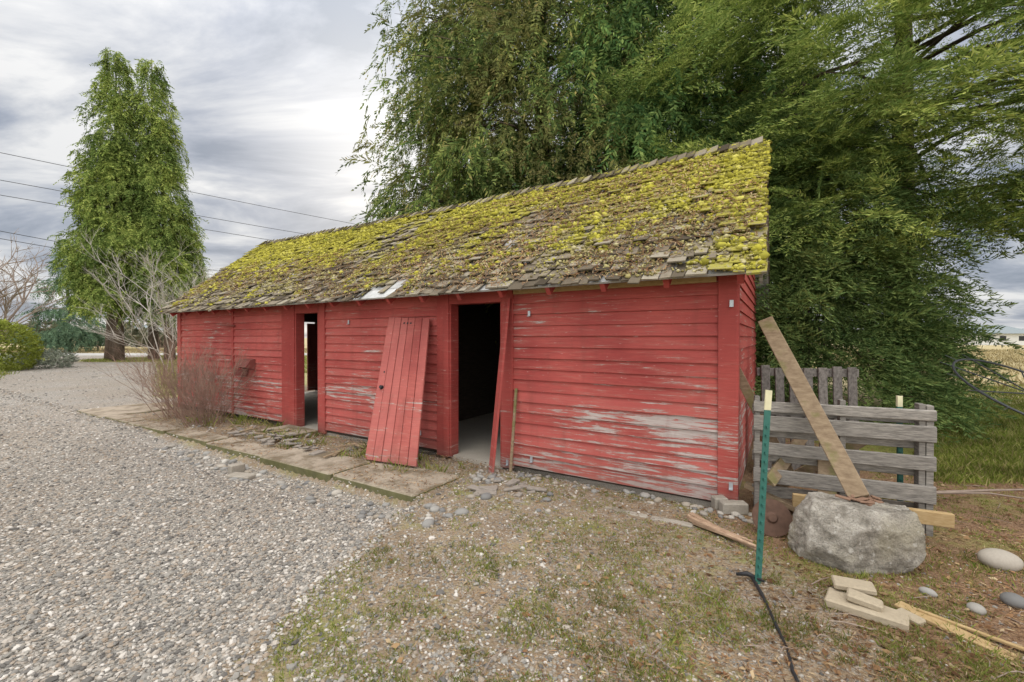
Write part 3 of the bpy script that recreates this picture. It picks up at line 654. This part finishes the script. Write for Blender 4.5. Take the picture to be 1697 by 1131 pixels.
conifer('deodar_cedar_tree.002',[(8.6,14.0,12,1.2,pr(3.2,.35),1,(0,0)),(6.5,15.5,12,1.2,pr(3.4,.35),.8,(0,0))],
  85,26,FH,CEDARD,1.15,.05,.42,.8,.16,limbvis=.6,lat=.3,face=.7,zcut=.9,flt=ff)
conifer('blue_conifer_tree',[(-47,46,11,1,pr(4.0,.7),1,(0,0))],110,16,FT,BLUEC,1.5,.1,.15,.4,.2,limbvis=.2)
def bare(name,bx,by,n,H,spread,mat,r0=.012,depth=3,seed=1,fan=.6):
    rs=random.Random(seed); b=MB()
    def grow(p,dr,l,r,dep):
        q=[p]; d_=dr.copy()
        for k in range(3):
            d_=(d_+Vector((rs.gauss(0,.12),rs.gauss(0,.12),rs.gauss(0,.06)))).normalized(); q.append(q[-1]+d_*l/3)
        b.tube(q,[r,r*.85,r*.7,r*.45],4 if dep>1 else 3,cap=False)
        if dep>0:
            for k in range(rs.randint(3,4)):
                j=rs.choice((1,2,3,3)); nd=(d_+Vector((rs.gauss(0,fan),rs.gauss(0,fan),rs.gauss(.1,fan*.6)))).normalized()
                grow(q[j],nd,l*rs.uniform(.45,.7),r*.6,dep-1)
    for i in range(n):
        a=rs.uniform(0,6.28); o=rs.uniform(0,spread*.3); d_=Vector((math.cos(a)*spread/H*rs.uniform(0,1),math.sin(a)*spread/H*rs.uniform(0,1),1)).normalized()
        grow(Vector((bx+math.cos(a)*o,by+math.sin(a)*o,-.05)),d_,H*rs.uniform(.4,.62),r0*rs.uniform(.7,1.2),depth)
    return b.build(name,mat)
bp=P(8.35,-.75,0); bare('bare_shrub',bp[0],bp[1],56,1.3,.9,TWIGR,.006,3,3,.3)
bp=P(9.5,-.65,0); bare('bare_shrub.001',bp[0],bp[1],46,1.5,.95,TWIGR,.006,3,5,.3)
bare('bare_tree',-13.9,18.3,13,5.2,3.4,wood('pale_twigs',(.34,.31,.28),(.55,.50,.45),3),.028,4,8,.42)
bare('bare_tree.001',-44,36,5,9.5,3.5,TWIG,.12,4,9,.5)
bare('bare_tree.002',-53,44,5,9,3.5,TWIG,.12,4,12,.5)
def bush(name,x,y,rx,ry,rz,mat,n,s,zc=None,T=FB):
    a=rng.normal(size=(n,3)); a/=np.linalg.norm(a,axis=1)[:,None]; r=rng.uniform(.8,1.03,n)[:,None]; p=a*r*np.array([rx,ry,rz])+np.array([x,y,rz*.8 if zc is None else zc]); p=p[p[:,2]>.0]
    aa=np.arctan2(p[:,1]-y,p[:,0]-x); n=len(p)
    V=place(T,p,aa+rng.normal(0,.5,n),rng.normal(.5,.6,n),rng.normal(0,.6,n),s*rng.uniform(.6,1.2,n)); return fast(name,V,np.arange(len(V)).reshape(-1,4),mat)
bush('round_hedge_bush',-24.1,20.2,1.5,1.5,1.3,HEDGE,3200,.28)
bush('lavender_shrub',-23.7,22.2,1.0,1.,.5,SAGE,900,.28)
bush('lavender_shrub.001',-27.5,24.9,1.1,1.,.4,SAGE,300,.4)
def farline(n,x0,x1,yy,h0,h1,k=60):
    out=[]
    for i in range(n):
        x=R_(x0,x1); y=yy+R_(-8,8); h=R_(h0,h1); w=h*R_(.5,.8)
        a=rng.normal(size=(k,3)); a/=np.linalg.norm(a,axis=1)[:,None]; out.append(a*rng.uniform(.6,1,(k,1))*np.array([w,w,h*.5])+np.array([x,y,h*.45]))
    return np.concatenate(out)
p=np.concatenate([farline(26,-190,-70,120,4,9),farline(14,-75,-40,75,2.5,5),farline(40,80,420,330,4,8,40),farline(20,-60,60,160,6,10)])
p=p[p[:,2]>0]; n=len(p); V=place(FB,p,rng.uniform(0,6.28,n),rng.normal(0,.8,n),rng.normal(0,.8,n),rng.uniform(2.,5,n)*(p[:,1]/150)**.5); fast('distant_tree_line',V,np.arange(len(V)).reshape(-1,4),FAR)
f=lambda x,y,z:(x,y,z)
ROOFG=simple('grey_roof',(.2,.23,.24),.8); WHS=simple('white_siding',(.65,.65,.62),.8)
def farm(name,x,y,w,l,h):
    e_=empty(name); b=MB()
    b.box(x,x+w,y,y+l,-.1,h,f=f); b.build('walls',WHS,e_)
    b=MB(); o=1.; b.add([(x-o,y-o,h),(x+w+o,y-o,h),(x+w+o,y+l+o,h),(x-o,y+l+o,h),(x+2,y+l/2,h+1.9),(x+w-2,y+l/2,h+1.9)],[(0,1,5,4),(1,2,5),(2,3,4,5),(3,0,4),(0,3,2,1)]); b.build('roof',ROOFG,e_)
    b=MB()
    for k in (.15,.42,.75): b.box(x+w*k,x+w*k+1.3,y-.05,y+.02,.9,1.9,f=f)
    b.build('windows',BLACK,e_)
farm('distant_farmhouse',96,90,12,8,2.4)
farm('distant_farmhouse.001',-88,92,11,8,2.4)
b=MB()
for a,c in (((-41,35,16.4),(-20.4,57,16.3)),((-41,35,14.2),(-25.4,52.6,14.1)),((-41,35,13.0),(-28,50.8,12.9)),((-41,35,10.1),(-40.3,38.8,10.1)),((-41,35,9.5),(-40.3,38.8,9.5))):
    a=Vector(a);c=Vector(c);u=(c-a); u.z=0; u.normalize(); q=[]
    for k in range(13):
        s=-30+k*10; q.append(a+u*s+Vector((0,0,.0004*(s-15)**2-.1)))
    b.tube(q,.025,4)
b.build('power_lines',BLACK)
# ---------------- grasses & litter
def blades(x,y,per,h0,h1,w,spread,mat,name,lean=.5,parent=None):
    n=len(x)*per; X=np.repeat(x,per)+rng.normal(0,spread,n); Yv=np.repeat(y,per)+rng.normal(0,spread,n); Zv=HG(X,Yv)-.003
    a=rng.uniform(0,6.28,n); h=rng.uniform(h0,h1,n); ln=rng.uniform(0,lean,n)*h; ww=w*(.6+.8*rng.random(n))
    c0=np.stack([X,Yv,Zv],-1); side=np.stack([np.cos(a),np.sin(a),0*a],-1)*ww[:,None]; b2=rng.uniform(0,6.28,n)
    ld_=np.stack([np.cos(b2)*ln,np.sin(b2)*ln,h],-1)
    V=np.stack([c0-side,c0+side,c0+ld_*np.array([.45,.45,.6])+side*.7,c0+ld_],1).reshape(-1,3)
    return fast(name,V,np.arange(n*4).reshape(-1,4),mat,parent)
x,y=polar(22000,1.75,6.5,-.55,1.4); t,d=TD(x,y); k=(Gfun(x,y)<0)&((d<-.15)|(t<-.3))&(fbm(x,y,2.2,5)+.5*(fbm(x,y,8,15)-.5)>.51); blades(x[k],y[k],7,.006,.028,.0024,.014,GRASS,'grass_patches',1.2)
x,y=polar(3400,1.75,3.2,-.4,1.3); k=(fbm(x,y,1.5,25)>.54)&(Gfun(x,y)<0)&(rng.random(len(x))<.6); blades(x[k],y[k],8,.015,.055,.0018,.02,GRASS,'grass_tufts',.9)
x,y=polar(6000,4.6,14,.95,1.5); blades(x,y,9,.03,.11,.005,.06,GRASS,'grass_verge',.9)
x=rng.uniform(-36,-9,12000); y=rng.uniform(11,37,12000); k=((-(x+19.5)-.93*(y-16.5))>0)|(verge2f(x,y)>.5); blades(x[k],y[k],6,.04,.16,.015,.12,GRASS,'roadside_grass',.9)
x=np.concatenate([rng.uniform(14,60,9000),rng.uniform(-80,-10,5000)]); y=np.concatenate([rng.uniform(13,60,9000),rng.uniform(44,60,5000)]); k=(x-.6*y>1)|(x<0); blades(x[k],y[k],6,.08,.25,.025,.2,DRYG,'field_grass',.9)
tt=rng.uniform(2.7,9.5,170); dd=rng.uniform(-.95,-.1,170); k=(fbm(tt,dd,1.3,9)>.5); xx=2.032-.8516*tt+.524*dd; yy=3.986+.524*tt+.8516*dd; blades(xx[k],yy[k],14,.03,.16,.004,.04,GRASS,'wall_base_weeds',.9)
def litter(x,y,l0,l1,w,name,z=.004):
    n=len(x); a=rng.uniform(0,6.28,n); l=rng.uniform(l0,l1,n); Zv=HG(x,y)+z+rng.random(n)*.012
    u=np.stack([np.cos(a)*l,np.sin(a)*l,rng.normal(0,.15,n)*l],-1); p=np.stack([-np.sin(a),np.cos(a),rng.normal(0,.4,n)],-1)*(w*rng.uniform(.5,1.3,n))[:,None]; c0=np.stack([x,y,Zv],-1)
    V=np.stack([c0-u-p*.4,c0-u*.1+p*-1,c0+u,c0-u*.1+p],1).reshape(-1,3); fast(name,V,np.arange(n*4).reshape(-1,4),LITTER)
x,y=polar(52000,1.75,8,-.35,1.45); t,d=TD(x,y); k=(Gfun(x,y)<.0)&((d<-.03)|(t<-.1))&(rng.random(len(x))<np.clip(.3+.42*x,.15,1)); litter(x[k],y[k],.006,.03,.0022,'needle_litter')
x,y=polar(3000,1.75,8,-.3,1.45); t,d=TD(x,y); k=(Gfun(x,y)<.0)&((d<-.03)|(t<-.1))&(rng.random(len(x))<np.clip(.15+.4*x,.12,1)); litter(x[k],y[k],.01,.03,.012,'dead_leaves')
tt=rng.uniform(2.5,10,8000); dd=rng.uniform(-1.42,-.05,8000); litter(2.032-.8516*tt+.524*dd,3.986+.524*tt+.8516*dd,.006,.03,.004,'leaf_litter',.036)
# ---------------- world
w=bpy.data.worlds.new('World'); sc.world=w; w.use_nodes=True; nt=w.node_tree; nt.nodes.clear()
def wn(t,ins=None,**kw):
    nd=nt.nodes.new(t)
    for k,v in kw.items(): setattr(nd,k,v)
    for k,v in (ins or {}).items():
        if hasattr(v,'is_output'): nt.links.new(v,nd.inputs[k])
        else: nd.inputs[k].default_value=v
    return nd
def wm(op,a,b=0.,cl=False):
    n_=wn('ShaderNodeMath',{0:a,1:b},operation=op); n_.use_clamp=cl; return n_.outputs[0]
SE=math.radians(22); SA=math.radians(-17)
sun=Vector((math.sin(SA)*math.cos(SE),math.cos(SA)*math.cos(SE),math.sin(SE)))
tc=wn('ShaderNodeTexCoord').outputs['Generated']; sp=wn('ShaderNodeSeparateXYZ',{0:tc})
zz=wm('ADD',wm('MAXIMUM',sp.outputs[2],0.),.18)
cv=wn('ShaderNodeCombineXYZ',{0:wm('DIVIDE',sp.outputs[0],zz),1:wm('DIVIDE',sp.outputs[1],zz),2:0.}).outputs[0]
mp=wn('ShaderNodeMapping',{'Vector':cv,'Rotation':(0,0,math.radians(25)),'Scale':(.65,1.1,1)}).outputs[0]
nz1=wn('ShaderNodeTexNoise',{'Vector':mp,'Scale':1.6,'Detail':9.,'Roughness':.57,'Distortion':.5}).outputs['Fac']
rp_=wn('ShaderNodeValToRGB',{'Fac':nz1}); el=rp_.color_ramp.elements
for _ in range(2): el.new(.5)
for e2,(p_,c_) in zip(el,((.38,(.27,.31,.385)),(.46,(.41,.445,.52)),(.53,(.60,.62,.66)),(.61,(.84,.84,.84)))): e2.position=p_; e2.color=(*c_,1)
dt=wn('ShaderNodeVectorMath',{0:tc,1:tuple(sun)},operation='DOT_PRODUCT').outputs['Value']
gl=wm('MULTIPLY',wm('POWER',wm('MAXIMUM',dt,0.),55.),.42)
gc=wn('ShaderNodeCombineColor',{0:gl,1:wm('MULTIPLY',gl,.94),2:wm('MULTIPLY',gl,.8)})
gadd=wn('ShaderNodeMix',{0:1.},data_type='RGBA',blend_type='ADD'); nt.links.new(rp_.outputs[0],gadd.inputs[6]); nt.links.new(gc.outputs[0],gadd.inputs[7])
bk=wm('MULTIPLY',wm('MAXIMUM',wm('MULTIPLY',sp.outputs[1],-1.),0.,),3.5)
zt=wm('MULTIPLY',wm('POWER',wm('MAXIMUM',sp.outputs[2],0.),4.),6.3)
ex=wm('ADD',bk,zt); st=wm('ADD',ex,1.)  # extra sky gain behind camera and overhead, added to brighten front walls and ground
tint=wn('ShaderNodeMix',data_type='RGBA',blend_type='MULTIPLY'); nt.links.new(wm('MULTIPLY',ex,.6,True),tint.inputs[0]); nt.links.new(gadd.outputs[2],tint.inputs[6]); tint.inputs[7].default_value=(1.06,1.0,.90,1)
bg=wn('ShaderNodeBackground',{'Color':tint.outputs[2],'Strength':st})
sky=wn('ShaderNodeTexSky',sky_type='NISHITA'); sky.sun_disc=False; sky.sun_elevation=SE; sky.sun_rotation=SA
bg2=wn('ShaderNodeBackground',{'Color':sky.outputs[0],'Strength':.1})
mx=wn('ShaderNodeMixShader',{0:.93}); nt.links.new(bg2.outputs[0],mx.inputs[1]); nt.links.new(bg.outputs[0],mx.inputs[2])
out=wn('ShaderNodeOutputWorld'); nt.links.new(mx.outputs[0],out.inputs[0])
ld_=bpy.data.lights.new('sun','SUN'); ld_.energy=1.3; ld_.angle=math.radians(14); ld_.color=(1,.95,.87)
lo=bpy.data.objects.new('sun',ld_); COL.objects.link(lo); lo.rotation_euler=sun.to_track_quat('Z','Y').to_euler()
cam=bpy.data.cameras.new('camera'); cam.sensor_width=36; cam.lens=36*720/1697; cam.clip_end=4000; cam.clip_start=.05
co=bpy.data.objects.new('camera',cam); COL.objects.link(co); co.location=(0,0,1.55); co.rotation_euler=(math.radians(90-.44),0,0); sc.camera=co
print('polys',sum(len(o.data.polygons) for o in COL.objects if o.type=='MESH'))
